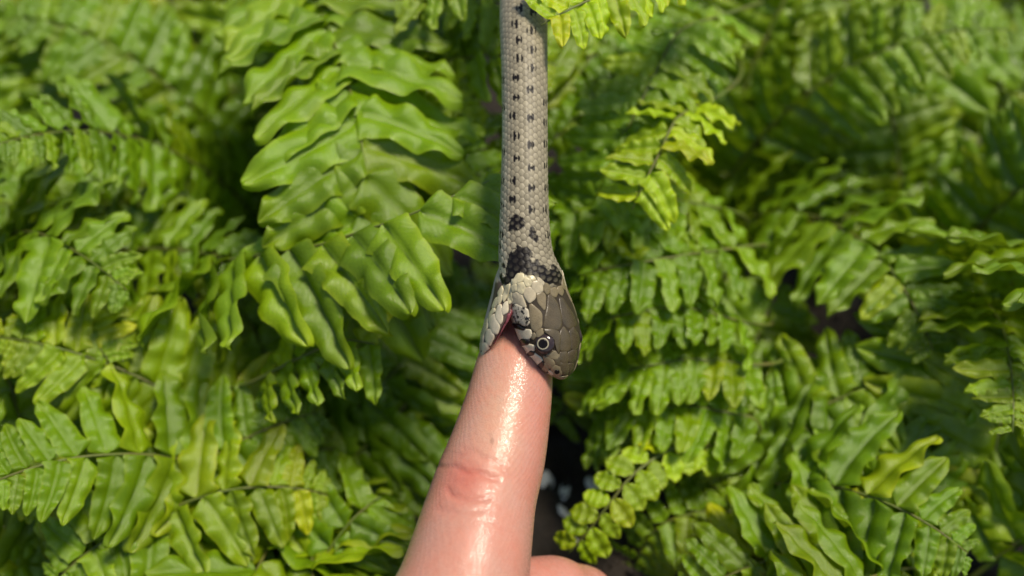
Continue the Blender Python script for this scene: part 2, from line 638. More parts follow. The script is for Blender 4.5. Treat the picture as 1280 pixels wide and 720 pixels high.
    # lower jaw: an open trough of skin, joined into the same body ---------
    J = [  # near rim, chin, far rim: photo x, y, depth
        ((652, 335, 0), (628, 325, 3), (655, 335, 7)),
        ((642, 355, -3.2), (619.5, 346, 3), (650, 353, 9)),
        ((640, 374, -3.9), (614.5, 367, 3.5), (645, 372, 10)),
        ((637.5, 391, -4.0), (609, 387, 4), (640, 388, 10.5)),
        ((630, 404, -3.6), (604, 407, 4.5), (632, 401, 10.5)),
        ((622.5, 418, -2.6), (600.5, 425, 5), (625, 415, 10.2)),
        ((614.5, 431, -0.8), (599.5, 438, 5), (617, 428, 9.6)),
        ((608, 441, 1.5), (600, 445.5, 5), (609, 438, 8.5)),
        ((604, 448, 4), (602, 449.5, 5), (604.5, 447, 6.5))]
    jt = np.arange(len(J))
    tt = np.linspace(0, len(J) - 1, 70)
    Np = spl(jt, np.array([cp(*j[0]) for j in J]), tt)
    Vp = spl(jt, np.array([cp(*j[1]) for j in J]), tt)
    Fp = spl(jt, np.array([cp(*j[2]) for j in J]), tt)
    cc = (Np + Fp) / 2
    NTH = 40
    th = np.linspace(0, np.pi, NTH)
    outer = cc[:, None] + ((Np - Fp) / 2)[:, None] * np.cos(th)[None, :, None] + (Vp - cc)[:, None] * (np.sin(th)[None, :, None] ** 0.9)
    inner = cc[:, None] + ((Np - Fp) / 2)[:, None] * (0.90 * np.cos(th))[None, :, None] + (Vp - cc)[:, None] * (0.80 * np.sin(th) ** 0.9)[None, :, None]
    b0 = len(verts)
    grid_o = np.arange(len(tt) * NTH).reshape(len(tt), NTH) + b0
    grid_i = grid_o + len(tt) * NTH
    verts = np.concatenate([verts, outer.reshape(-1, 3), inner.reshape(-1, 3)])
    oc = np.tile(np.array([0.42, 0.37, 0.27]), (len(tt) * NTH, 1))
    jx, jy = topx(outer.reshape(-1, 3))
    oc = oc * (0.8 + 0.3 * rng.random((len(oc), 1)))
    oc[:, :] = np.where((jy > 352)[:, None], np.array([0.10, 0.07, 0.055]), oc)
    sil = (np.sin(np.tile(th, len(tt))) > 0.86)
    oc[sil] = np.array([0.46, 0.40, 0.33])
    ic = np.tile(np.array([0.42, 0.09, 0.10]), (len(tt) * NTH, 1))
    cols = np.concatenate([cols, oc, ic])

    def quads(g):
        return np.stack([g[:-1, :-1], g[:-1, 1:], g[1:, 1:], g[1:, :-1]], -1).reshape(-1, 4)
    faces += quads(grid_o)[:, ::-1].tolist() + quads(grid_i).tolist()
    for a, c_ in ((0, 0), (NTH - 1, NTH - 1)):
        for i in range(len(tt) - 1):
            faces.append([grid_o[i, a], grid_i[i, c_], grid_i[i + 1, c_], grid_o[i + 1, a]])
    # skin stretched across the corner of the mouth, near and far side
    for sgn, rim in ((0, Np), (1, Fp)):
        lips = [cp(646, 372, -2.5), cp(642, 384, -3.2), cp(641.5, 394, -3.4), cp(642.5, 401, -3.2)] if sgn == 0 else \
               [cp(676, 380, 6), cp(672, 388, 7), cp(668, 394, 7.5), cp(668, 400, 7.5)]
        jaws = [rim[int(x)] for x in (20, 26, 29, 33)]
        b1 = len(verts)
        pts = []
        for i in range(4):
            for k in range(7):
                w = k / 6
                p = lips[i] * (1 - w) + jaws[i] * w
                sag = math.sin(math.pi * w) * (1.2 + 0.5 * i)
                pts.append(p + np.array([0.25, 0.9, 1.0]) * sag * 0.7)
        verts = np.concatenate([verts, np.array(pts)])
        cols = np.concatenate([cols, np.tile(np.array([0.34, 0.13, 0.15]), (28, 1))])
        for i in range(3):
            for k in range(6):
                a = b1 + i * 7 + k
                faces.append([a, a + 1, a + 8, a + 7])
    SN['rim'] = Np
    org = W(C[-1])
    o = mesh_obj('snake', verts, faces, SNAKE, origin=org)
    set_attr(o.data, 'Col', cols)
    return o, verts, faces, dict(C=C, D=D, Rs=Rs, A=A)


snake, SV, SF, SFR = build_snake()
tag(snake, 'pale grass snake with dark flecks biting the fingertip', 'snake')
SNAKE_ORG = snake.location.copy()
BVH = BVHTree.FromPolygons([tuple(v) for v in SV], [tuple(int(i) for i in f) for f in SF])
HEAD_O = cp(692, 428, 0)
hi = int(np.argmin(np.linalg.norm(SFR['C'] - HEAD_O, axis=1)))
RS_H, D_H = SFR['Rs'][hi], SFR['D'][hi]
CAMP = np.array([0, -DIST, 0.0])


def cast(px, py):
    d = nrm(cp(px, py, 0) - CAMP)
    loc, no, i, dist = BVH.ray_cast(Vector(CAMP), Vector(d))
    if loc is None:
        loc, no, i, dist = BVH.find_nearest(Vector(cp(px, py, 0)))
    n = np.array(no)
    if n @ d > 0:
        n = -n
    return np.array(loc), n


def chaikin(p, it=2):
    p = np.asarray(p, float)
    for _ in range(it):
        q = np.roll(p, -1, 0)
        p = np.stack([p * .85 + q * .15, p * .15 + q * .85], 1).reshape(-1, 2)
    return p


def plate(name, poly, color, mat=None, h=0.13, mirror=True, smooth_it=2, grow=1.0, parent=None):
    p = chaikin(poly, smooth_it)
    c = p.mean(0)
    dn = np.linalg.norm(p - c, axis=1, keepdims=True)
    p = c + (p - c) * grow * (1 + 0.95 / dn)
    rings = [(1.0, -0.25), (0.985, 0.35), (0.93, 0.75), (0.82, 0.96), (0.5, 1.03)]
    P, Nn, H = [], [], []
    for s, hh in rings:
        for a in c + (p - c) * s:
            l, n = cast(*a)
            P.append(l)
            Nn.append(n)
            H.append(h * hh)
    l, n = cast(*c)
    P.append(l)
    Nn.append(n)
    H.append(h * 1.05)
    P, Nn, H = np.array(P), np.array(Nn), np.array(H)
    # one smooth local normal so that the shield is not torn at sharp turns
    nm = nrm(Nn.mean(0))
    Nn = nrm(Nn * 0.5 + nm * 0.5)
    m = len(p)
    faces = []
    for k in range(len(rings) - 1):
        for i in range(m):
            j = (i + 1) % m
            faces.append((k * m + i, k * m + j, (k + 1) * m + j, (k + 1) * m + i))
    last = (len(rings) - 1) * m
    for i in range(m):
        faces.append((last + i, last + (i + 1) % m, len(P) - 1))
    out = []
    o = mesh_obj(name, P + Nn * H[:, None], faces, mat or PLATE, origin=SNAKE_ORG)
    o.location = (0, 0, 0)
    o.parent = parent or snake
    o.color = tuple(color) + (1,)
    out.append(o)
    if mirror:
        d = (P - HEAD_O) @ RS_H
        Q = P - 2 * d[:, None] * RS_H
        QN = Nn - 2 * (Nn @ RS_H)[:, None] * RS_H
        Q2 = []
        for a, n in zip(Q, QN):
            loc, no, i, dist = BVH.find_nearest(Vector(a))
            Q2.append(np.array(loc))
        o2 = mesh_obj(name, np.array(Q2) + QN * H[:, None], [f[::-1] for f in faces], mat or PLATE, origin=SNAKE_ORG)
        o2.location = (0, 0, 0)
        o2.parent = parent or snake
        o2.color = tuple(color) + (1,)
        out.append(o2)
    return out


def k1(pts):
    return [(640 + a / 10.29, 340 + b / 10.29) for a, b in pts]


def k2(pts):
    return [(640 + a / 9, 400 + b / 9) for a, b in pts]


def k3(pts):
    return [(590 + a / 5.54, 330 + b / 5.54) for a, b in pts]


CREAM = (0.60, 0.53, 0.33)
CREAM2 = (0.50, 0.43, 0.29)
OLIVE = (0.090, 0.070, 0.038)
OLIVE2 = (0.072, 0.055, 0.030)
TAN = (0.21, 0.168, 0.095)
BLK = (0.014, 0.010, 0.009)
LAB = (0.66, 0.58, 0.41)
for pts, c in (
        ([(5, 130), (70, 20), (150, 25), (150, 110), (75, 140), (5, 165)], CREAM),
        ([(155, 80), (205, 75), (250, 110), (245, 170), (185, 190), (150, 120)], CREAM),
        ([(210, 55), (270, 50), (305, 95), (260, 115), (215, 85)], CREAM),
        ([(0, 170), (55, 150), (65, 235), (0, 275)], CREAM),
        ([(65, 150), (150, 130), (170, 195), (150, 260), (130, 290), (70, 250)], CREAM),
        ([(255, 130), (320, 110), (390, 160), (395, 250), (310, 275), (255, 215)], CREAM2),
        ([(320, 80), (350, 75), (410, 130), (400, 180), (330, 110)], CREAM2),
        ([(415, 140), (460, 155), (490, 205), (475, 270), (440, 290), (410, 230)], TAN),
        ([(165, 210), (230, 190), (300, 250), (300, 340), (220, 405), (150, 300)], CREAM2),
        ([(310, 290), (380, 260), (430, 290), (430, 470), (405, 490), (335, 400)], TAN),
        ([(0, 280), (60, 260), (120, 290), (190, 450), (130, 460), (60, 400), (0, 410)], CREAM2),
        ([(495, 215), (560, 200), (590, 250), (560, 330), (500, 290)], TAN)):
    plate('nape_scale', k1(pts), c, h=0.18, grow=1.0)
plate('temple_shield', k1([(10, 440), (60, 405), (140, 450), (205, 480), (230, 640), (190, 700), (40, 640), (0, 590)]), (0.55, 0.49, 0.36), MOTTLE, h=.3)
plate('temple_shield', [(661.5, 382), (665, 380.5), (677, 391.5), (677, 408), (669, 414.5), (664, 410), (663, 400)], TAN, grow=1.03)
plate('crown_shield', [(684.7, 369), (690, 368), (697, 379), (702, 397), (702, 408), (697, 412.5), (690, 411), (679, 409), (681, 397), (684, 385)], OLIVE, mirror=False)
plate('crown_shield', [(698.5, 372), (704, 373), (709, 382), (716, 393), (721.5, 406), (711.5, 412), (704, 404), (702.6, 394)], OLIVE2, mirror=False)
plate('brow_shield', k2([(345, 100), (440, 100), (520, 130), (540, 180), (535, 340), (520, 385), (490, 330), (475, 230), (420, 150), (365, 140)]), OLIVE, mirror=False, h=.3)
plate('brow_shield', k2([(640, 130), (690, 70), (745, 170), (752, 260), (725, 330), (665, 330), (665, 230)]), OLIVE2, mirror=False)
plate('frontal_shield', k2([(545, 130), (580, 70), (630, 140), (660, 230), (655, 330), (615, 355), (545, 350), (533, 250)]), OLIVE, mirror=False)
plate('snout_shield', k2([(540, 370), (610, 360), (625, 400), (625, 470), (590, 490), (540, 460)]), OLIVE, mirror=False, grow=1.05)
plate('snout_shield', k2([(632, 370), (690, 335), (725, 340), (712, 430), (680, 480), (635, 470)]), OLIVE2, mirror=False)
plate('snout_shield', k2([(545, 485), (620, 485), (640, 540), (620, 610), (570, 610), (545, 540)]), OLIVE, mirror=False, grow=1.05)
plate('snout_shield', k2([(635, 492), (690, 480), (680, 550), (640, 610), (645, 540)]), OLIVE2, mirror=False)
plate('cheek_shield', k2([(390, 395), (490, 350), (530, 400), (505, 440), (440, 430)]), TAN, grow=1.08)
plate('cheek_shield', k2([(350, 405), (440, 430), (485, 490), (425, 545), (375, 480)]), TAN, grow=1.04)
plate('cheek_shield', k2([(480, 445), (535, 405), (542, 520), (500, 505)]), OLIVE)
nasal = plate('nasal_shield', k2([(440, 550), (500, 505), (545, 530), (560, 600), (530, 645), (460, 640)]), TAN, grow=1.04)
plate('snout_tip_shield', k2([(462, 652), (560, 640), (630, 620), (600, 660), (520, 672)]), TAN, mirror=False)
plate('cheek_shield', k2([(270, 140), (340, 90), (355, 150), (300, 190), (275, 190)]), TAN)
plate('cheek_shield', k2([(225, 160), (250, 145), (270, 180), (240, 220), (220, 200)]), TAN)
for pts, c in (
        ([(10, 40), (60, 50), (150, 100), (120, 110), (40, 80)], BLK),
        ([(28, 85), (140, 112), (205, 110), (222, 180), (180, 212), (88, 240)], LAB),
        ([(84, 240), (120, 215), (190, 225), (182, 270), (110, 280)], BLK),
        ([(108, 285), (190, 275), (250, 290), (245, 345), (170, 380)], LAB),
        ([(172, 380), (215, 345), (248, 360), (243, 385), (185, 395)], BLK),
        ([(188, 397), (250, 370), (330, 430), (342, 458), (280, 512)], LAB),
        ([(283, 514), (350, 458), (357, 500), (325, 547)], BLK),
        ([(328, 548), (365, 480), (415, 555), (370, 602)], TAN),
        ([(373, 607), (420, 570), (460, 600), (457, 652), (420, 652)], CREAM2)):
    plate('lip_shield', k2(pts), c, h=0.17 if c != BLK else 0.27, grow=1.04 if c != BLK else 1.12)
for pts, c in (
        ([(225, 270), (250, 258), (248, 330), (215, 352), (208, 320)], LAB),
        ([(178, 290), (205, 283), (213, 390), (195, 417), (163, 370)], LAB),
        ([(132, 358), (160, 350), (191, 430), (177, 482), (145, 477), (123, 420)], LAB),
        ([(107, 458), (135, 450), (152, 500), (137, 562), (108, 552), (95, 510)], LAB),
        ([(78, 550), (105, 545), (122, 592), (100, 617), (74, 602)], LAB),
        ([(66, 610), (85, 615), (97, 637), (75, 652)], LAB),
        ([(118, 400), (122, 350), (150, 300), (168, 330), (140, 350), (124, 400)], CREAM),
        ([(62, 500), (92, 405), (115, 370), (112, 440), (88, 480), (72, 560)], CREAM),
        ([(60, 560), (74, 520), (84, 500), (82, 530), (68, 590), (58, 600)], CREAM2),
        ([(183, 200), (210, 150), (218, 190), (190, 245)], CREAM),
        ([(212, 235), (238, 150), (266, 140), (246, 222), (222, 262)], CREAM),
        ([(250, 238), (276, 190), (284, 262), (254, 275)], CREAM),
        ([(172, 275), (185, 225), (205, 200), (210, 235), (190, 280)], CREAM),
        ([(140, 300), (165, 240), (182, 230), (176, 275), (158, 305)], CREAM)):
    plate('chin_scale', k3(pts), c, h=0.22, mirror=False, grow=1.05)


def tube_part(name, P, radii, mat):
    P = np.asarray(P, float)
    T = nrm(np.gradient(P, axis=0))
    verts, faces = [], []
    K = 10
    for i in range(len(P)):
        a0 = nrm(np.cross(T[i], np.array([0.2, .95, .1])))
        b0 = np.cross(T[i], a0)
        for k in range(K):
            a = 2 * math.pi * k / K
            verts.append(P[i] + (a0 * math.cos(a) + b0 * math.sin(a)) * radii[i])
    for i in range(len(P) - 1):
        for k in range(K):
            j = (k + 1) % K
            faces.append((i * K + k, i * K + j, (i + 1) * K + j, (i + 1) * K + k))
    o = mesh_obj(name, verts, faces, mat, origin=SNAKE_ORG)
    o.location = (0, 0, 0)
    o.parent = snake
    return o


# pink gum along the inner rim of the lower jaw and round the corner of the mouth
gp_ = frond_pts([cp(645, 401, -2.4), cp(641.5, 393, -2.9), cp(638.6, 388.5, -3.2), cp(636.5, 393, -3.6)] +
                [SN['rim'][i] + np.array([0.42, -0.05, 0.22]) for i in (33, 38, 43, 48, 52)], 60)
tube_part('gum', gp_, [0.24 + 0.28 * math.exp(-((i - 14) / 9) ** 2) - .12 * i / 60 for i in range(60)], MUCOSA)


def disc_on(center, n, rings, mat, parent, name, seg=40):
    """small domed disc / lens: rings of (radius, height)"""
    n = nrm(n)
    t = nrm(np.cross(n, np.array([0.0, 0, 1])))
    b = np.cross(n, t)
    verts, faces = [], []
    for r, h in rings:
        for i in range(seg):
            a = 2 * math.pi * i / seg
            verts.append(center + (t * math.cos(a) + b * math.sin(a)) * r + n * h)
    for k in range(len(rings) - 1):
        for i in range(seg):
            j = (i + 1) % seg
            faces.append((k * seg + i, k * seg + j, (k + 1) * seg + j, (k + 1) * seg + i))
    faces.append([(len(rings) - 1) * seg + i for i in range(seg)])
    o = mesh_obj(name, verts, faces, mat, origin=SNAKE_ORG)
    o.location = (0, 0, 0)
    o.parent = parent
    return o


def eye_at(loc, n):
    n = nrm(n)
    R = 1.68
    dome = [(R * 1.05, -0.35)] + [(R * math.cos(a), 0.02 + 0.62 * math.sin(a)) for a in np.linspace(0, math.pi / 2 * .97, 12)]
    e = disc_on(loc, n, dome, EYERIM, snake, 'eye')

    def cap(r0, r1, lift):
        out = []
        for r in np.linspace(r1, r0, 6):
            a = math.acos(min(1, r / R))
            out.append((r, 0.08 + 0.62 * math.sin(a) + lift))
        return out
    shift = np.array([-0.34, 0, 0.06])
    disc_on(loc + shift, n, [(1.04, 0.3)] + cap(0.8, 1.02, .03) + [(0.78, .3)], IRIS, e, 'iris')
    disc_on(loc + shift, n, [(0.84, 0.3)] + cap(0.02, 0.82, .04), EYE_BLACK, e, 'pupil')
    return e


el, en = cast(681.3, 430)
en = nrm(en + np.array([-0.1, -1.0, 0.25]))
eye_at(el, en)
d = (el - HEAD_O) @ RS_H
el2 = el - 2 * d * RS_H
l2_, n2_, i2_, d2_ = BVH.find_nearest(Vector(el2))
el2 = np.array(l2_) + 0.5 * nrm(HEAD_O - np.array(l2_))
eye_at(el2, en - 2 * (en @ RS_H) * RS_H)
nl, nn = cast(640 + 505 / 9, 400 + 578 / 9)
for (l_, n_) in ((nl, nn), (nl - 2 * ((nl - HEAD_O) @ RS_H) * RS_H, nn - 2 * (nn @ RS_H) * RS_H)):
    disc_on(l_, n_, [(0.48, 0.0), (0.46, 0.24), (0.36, 0.30), (0.20, 0.24)], EYE_BLACK, snake, 'nostril', 16)


# ------------------------------------------------------------------ hand
def build_hand():
    h = 0.55
    lo = np.array([-62.0, -34.0, -170.0])
    hi_ = np.array([52.0, 48.0, 4.0])
    n = ((hi_ - lo) / h).astype(int) + 1
    g = np.full(n, 50.0, np.float32)
    ax = [lo[i] + h * np.arange(n[i]) for i in range(3)]

    def cone(a, b, ra, rb, k=2.0):
        nonlocal g
        a, b = np.array(a, float), np.array(b, float)
        m = max(ra, rb) + 8
        s0 = np.minimum(a, b) - m
        s1 = np.maximum(a, b) + m
        sl = tuple(slice(max(0, int((s0[i] - lo[i]) / h)), max(1, min(n[i], int((s1[i] - lo[i]) / h) + 1))) for i in range(3))
        X, Y, Z = np.meshgrid(ax[0][sl[0]], ax[1][sl[1]], ax[2][sl[2]], indexing='ij')
        P = np.stack([X, Y, Z], -1).astype(np.float32)
        ba = (b - a).astype(np.float32)
        pa = P - a.astype(np.float32)
        t = np.clip((pa @ ba) / (ba @ ba), 0, 1)
        d = np.linalg.norm(pa - t[..., None] * ba, axis=-1) - (ra + (rb - ra) * t)
        o = g[sl]
        q = np.clip(k - np.abs(o - d), 0, None) / k
        g[sl] = np.minimum(o, d) - q * q * k * 0.25

    def chain(pts, k=1.5):
        for p, q in zip(pts[:-1], pts[1:]):
            cone(p[:3], q[:3], p[3], q[3], k)

    def c(px, py, y, rpx):
        p = cp(px, py, y)
        return (*p, rpx * (DIST + y) / DIST / PXMM)
    # the bitten finger: fine samples along the traced outline
    key = [(404, 653, 9.8, 17), (412, 651.5, 9.3, 25), (424, 649, 8.3, 33.5), (440, 646, 6.5, 41.5), (460, 642.5, 4.6, 47), (485, 639, 3.0, 50.5), (520, 632, 1.2, 54.6),
           (550, 625, -0.3, 58.5), (578, 617.5, -2.0, 61.8), (600, 610, -3.4, 64.2), (622, 603.6, -4.8, 65.8), (655, 596, -7.1, 70), (690, 588.5, -9.6, 74.5),
           (720, 582, -11.4, 78.6), (770, 570, -14.5, 83), (830, 556, -18, 86)]
    K = np.array(key, float)
    yy = np.linspace(404, 830, 70)
    fx = spl(K[:, 0], K[:, 1:], yy)
    pts = [c(a[0], y_, a[1], a[2]) for y_, a in zip(yy, fx)]
    chain(pts, 0.4)
    tip = pts[-1]
    # second finger, curled behind it
    chain([c(640, 800, 14, 60), c(668, 752, 15, 52), c(692, 745, 17, 46), c(725, 756, 22, 46), c(742, 800, 26, 46), c(718, 850, 26, 48)], 2)
    chain([c(600, 905, 10, 70), c(640, 800, 14, 62)], 6)
    chain([c(650, 960, 14, 66), c(730, 860, 20, 54), c(790, 850, 30, 50), c(800, 905, 36, 48), c(755, 945, 34, 46)], 4)
    chain([c(690, 1030, 16, 62), c(770, 960, 24, 50), c(822, 960, 32, 46), c(820, 1005, 38, 44), c(780, 1030, 36, 42)], 4)
    # thumb, knuckles, palm, wrist
    chain([c(500, 1120, -6, 88), c(440, 1020, -12, 78), c(420, 930, -16, 66), c(432, 850, -18, 60), c(446, 795, -18, 48)], 6)
    chain([tip, c(560, 900, -14, 88), c(575, 1060, -6, 105)], 8)
    chain([c(600, 930, 6, 88), c(640, 1080, 2, 105), c(650, 1240, -4, 110)], 14)
    chain([c(690, 1020, 10, 80), c(690, 1120, 6, 100), c(660, 1260, -2, 112)], 14)
    chain([c(530, 1100, -6, 96), c(600, 1260, -6, 120), c(620, 1480, -12, 118)], 14)
    # surface nets
    s = g < 0
    cnt = np.zeros(tuple(n - 1), np.int8)
    for i in (0, 1):
        for j in (0, 1):
            for k in (0, 1):
                cnt += s[i:n[0] - 1 + i, j:n[1] - 1 + j, k:n[2] - 1 + k]
    act = (cnt > 0) & (cnt < 8)
    cells = np.argwhere(act)
    ids = np.full(act.shape, -1, np.int64)
    ids[act] = np.arange(len(cells))
    acc = np.zeros((len(cells), 3))
    num = np.zeros(len(cells))
    for axis in range(3):
        o1, o2 = [a for a in range(3) if a != axis]
        for u in (0, 1):
            for v in (0, 1):
                off = np.zeros(3, int)
                off[o1], off[o2] = u, v
                p0 = cells + off
                p1 = p0.copy()
                p1[:, axis] += 1
                g0 = g[p0[:, 0], p0[:, 1], p0[:, 2]]
                g1 = g[p1[:, 0], p1[:, 1], p1[:, 2]]
                m = (g0 < 0) != (g1 < 0)
                t = g0 / (g0 - g1 + 1e-12)
                pos = off[None].astype(float).repeat(len(cells), 0)
                pos[:, axis] = t
                acc[m] += pos[m]
                num[m] += 1
    V = lo + (cells + acc / num[:, None]) * h
    F = []
    for axis in range(3):
        o1, o2 = (axis + 1) % 3, (axis + 2) % 3
        sl0 = [slice(1, n[i] - 1) for i in range(3)]
        sl0[axis] = slice(0, n[axis] - 1)
        sl1 = list(sl0)
        sl1[axis] = slice(1, n[axis])
        a, b = s[tuple(sl0)], s[tuple(sl1)]
        e = np.argwhere(a != b)
        st = np.array([1, 1, 1])
        st[axis] = 0
        base = e + st
        flip = a[tuple(e.T)]
        quad = []
        for u, v in ((0, 0), (1, 0), (1, 1), (0, 1)):
            p = base.copy()
            p[:, o1] -= u
            p[:, o2] -= v
            quad.append(ids[tuple(p.T)])
        quad = np.stack(quad, -1)
        quad[~flip] = quad[~flip][:, ::-1]
        F.append(quad)
    F = np.concatenate(F)
    F = F[:, ::-1] if False else F
    # smooth a little
    e = np.concatenate([F[:, [0, 1]], F[:, [1, 2]], F[:, [2, 3]], F[:, [3, 0]]])
    deg = np.zeros(len(V))
    np.add.at(deg, e[:, 0], 1)
    for lam in (.6, .6, .6, .6):
        S_ = np.zeros_like(V)
        np.add.at(S_, e[:, 0], V[e[:, 1]])
        V = V * (1 - lam) + lam * S_ / np.maximum(deg, 1)[:, None]
    # normals
    fn = np.cross(V[F[:, 2]] - V[F[:, 0]], V[F[:, 3]] - V[F[:, 1]])
    vn = np.zeros_like(V)
    for k in range(4):
        np.add.at(vn, F[:, k], fn)
    vn = nrm(vn)
    # creases and colour, traced on the finger
    px, py = topx(V)
    facing = sstep(0.35, -0.2, vn[:, 1])

    def curve_d(pts, w):
        dd = np.full(len(V), 1e9)
        pts = np.array(pts, float)
        pts = spl(np.arange(len(pts)), pts, np.linspace(0, len(pts) - 1, len(pts) * 6))
        for p, q in zip(pts[:-1], pts[1:]):
            ba = q - p
            t = np.clip(((px - p[0]) * ba[0] + (py - p[1]) * ba[1]) / (ba @ ba + 1e-9), 0, 1)
            dd = np.minimum(dd, np.hypot(px - p[0] - t * ba[0], py - p[1] - t * ba[1]))
        return np.exp(-(dd / w) ** 2)
    crease = (curve_d([(550, 583), (568, 583), (583, 590), (597, 590), (612, 597), (622, 598)], 3.4) * .75
              + curve_d([(560, 612), (566, 620), (583, 624), (600, 624), (612, 622)], 3.4) * .65
              + curve_d([(600, 571), (615, 575), (630, 588), (640, 598)], 3) * .4
              + curve_d([(548, 637), (580, 641), (606, 636)], 4) * .3
              + curve_d([(560, 571), (585, 566), (600, 567)], 5) * .3)
    for i in range(14):
        y0 = 560 + i * 7 + random.uniform(-2, 2)
        x0 = 548 + random.uniform(0, 60) - (y0 - 560) * .15
        ln = random.uniform(12, 40)
        crease = crease + curve_d([(x0, y0), (x0 + ln / 2, y0 + random.uniform(-2, 4)), (x0 + ln, y0 + random.uniform(-1, 6))], 1.8) * .16
    V = V - vn * (0.45 * crease * facing)[:, None]
    puff = np.exp(-(((px - 585) / 30) ** 2 + ((py - 607) / 11) ** 2)) * .12
    V = V + vn * (puff * facing)[:, None]
    skin = np.array([0.54, 0.275, 0.20])
    pale = np.array([0.59, 0.36, 0.24])
    red = np.array([0.50, 0.145, 0.10])
    pink = np.array([0.53, 0.235, 0.185])
    col = np.tile(skin, (len(V), 1))
    w = (np.exp(-(((px - 625) / 34) ** 2 + ((py - 520) / 75) ** 2)) * .8)[:, None]
    col = col * (1 - w) + pale * w
    w = (sstep(640, 690, px + (py - 480) * .08) * .65)[:, None]
    col = col * (1 - w) + pink * w
    w = (np.exp(-(((px - 578) / 36) ** 2 + ((py - 598) / 24) ** 2)) * .62 + crease * .35)[:, None]
    w = np.clip(w, 0, .9)
    col = col * (1 - w) + red * w
    mud = ((np.exp(-(((px - 614.5) / 1.4) ** 2 + ((py - 551) / 4) ** 2)) + .6 * np.exp(-(((px - 613) / 1.6) ** 2 + ((py - 543) / 1.6) ** 2))) * facing * .6)[:, None]
    col = col * (1 - mud) + np.array([.12, .06, .03]) * mud
    o = mesh_obj('person', V, F, SKIN)
    set_attr(o.data, 'Col', col)
    # pick outward normals
    o.data.update()
    cen = Wn(V[:1])[0]
    return o


hand = build_hand()
tag(hand, "person's hand held out, wet index finger gripped in the snake's mouth", 'person')

# ------------------------------------------------------------------ ferns
def leaflet_mesh(seed, ratio=0.40, small=False, quality=1.0):
    g = random.Random(seed)
    NT_, NV = (int(44 * quality), 10) if not small else (18, 6)
    p1, p2, p3 = (g.uniform(0, 6.28) for _ in range(3))
    fal = g.uniform(-0.06, 0.12)
    droop = g.uniform(0.04, 0.26)
    ruf = g.uniform(0.022, 0.055) * (0.5 if small else 1)
    kf = g.uniform(1.8, 2.8)
    sc_n = g.randint(4, 6)
    twist = g.uniform(-0.28, 0.28)
    cup = g.uniform(-0.12, 0.22)
    verts, uvs = [], []
    for i in range(NT_ + 1):
        t = i / NT_
        te = 1 - (1 - t) ** 1.6
        w = ratio * 0.5 * min(1.0, (te / 0.09 + 0.02)) ** 0.55 * max(0, 1 - te ** 3.6) ** 0.5 * (1.06 - 0.20 * te)
        if small:
            w = ratio * 0.5 * (math.sin(math.pi * min(1, te * .97 + .03)) ** 0.62)
        for j in range(NV + 1):
            v = -1 + 2 * j / NV
            s = 1 if v > 0 else -1
            ed = abs(v) ** 3
            scal = 1 + ed * (0.026 * math.sin(2 * math.pi * sc_n * te + (p1 if s > 0 else p2)) + 0.012 * math.sin(2 * math.pi * 21 * te + p3))
            aur = 1 + (0.35 * math.exp(-((te - 0.07) / 0.06) ** 2) if (s > 0 and not small) else 0)
            x = v * w * scal * aur
            y = te + 0.012 * ed * math.sin(2 * math.pi * sc_n * te)
            z = ruf * abs(v) ** 1.6 * math.sin(2 * math.pi * kf * te + (p1 if s > 0 else p2 + 1.0)) * min(1, te * 5) * (ratio / .4)
            z += 0.030 * math.sin(2 * math.pi * kf * te * 1.5 + p3) * abs(v) * (1 - .6 * abs(v)) * 2 * (ratio / .4)
            z += 0.030 * math.sin(math.pi * abs(v)) * (ratio / .4)
            z += cup * abs(v) * w * 2 - 0.022 * math.exp(-(v / 0.10) ** 2) * (1 if not small else .5)
            tw = twist * te
            x, z = x * math.cos(tw) - z * math.sin(tw), x * math.sin(tw) + z * math.cos(tw)
            z -= droop * te * te
            x += fal * te * te
            verts.append((x, y, z))
            uvs.append((0.5 + v / 2, te))
    faces = []
    n = NV + 1
    for i in range(NT_):
        for j in range(NV):
            faces.append((i * n + j, i * n + j + 1, (i + 1) * n + j + 1, (i + 1) * n + j))
    me = bpy.data.meshes.new('leaflet')
    me.from_pydata(verts, [], faces)
    me.polygons.foreach_set('use_smooth', [True] * len(faces))
    uvl = me.uv_layers.new(name='UVMap')
    li = np.zeros(len(me.loops), np.int32)
    me.loops.foreach_get('vertex_index', li)
    uvl.data.foreach_set('uv', np.array(uvs, np.float32)[li].ravel())
    me.materials.append(LEAF)
    me.update()
    return me


BIG = [leaflet_mesh(100 + i, 0.40 + 0.03 * (i % 3)) for i in range(12)]
SMALL = [leaflet_mesh(200 + i, 0.72, True) for i in range(4)]
M3i = M3.transposed()
NLEAF = 0
LEAF_XY = []


def to_cam(w):                      # world metres -> work frame mm
    return np.array(M3i @ (Vector(w) / MM - ORG))


def blocked(P, norm, pad, soil=True):
    """would this frond come in front of the snake, the finger or the bare soil patch?"""
    x, y = topx(P)
    near_c = (x > 425) & (x < 860) & (P[:, 1] < 24)
    core = (x > 560) & (x < 750) & (P[:, 1] < 34 + 14 * (y < 60))
    side = P[:, 1] < 4
    bare = soil & (x > 655) & (x < 800) & (y > 455) & (y < 780)
    bare2 = soil & (x > 735) & (x < 800) & (y > 300) & (y < 330)
    return bool(near_c.any() or core.any() or side.any() or bare.any())


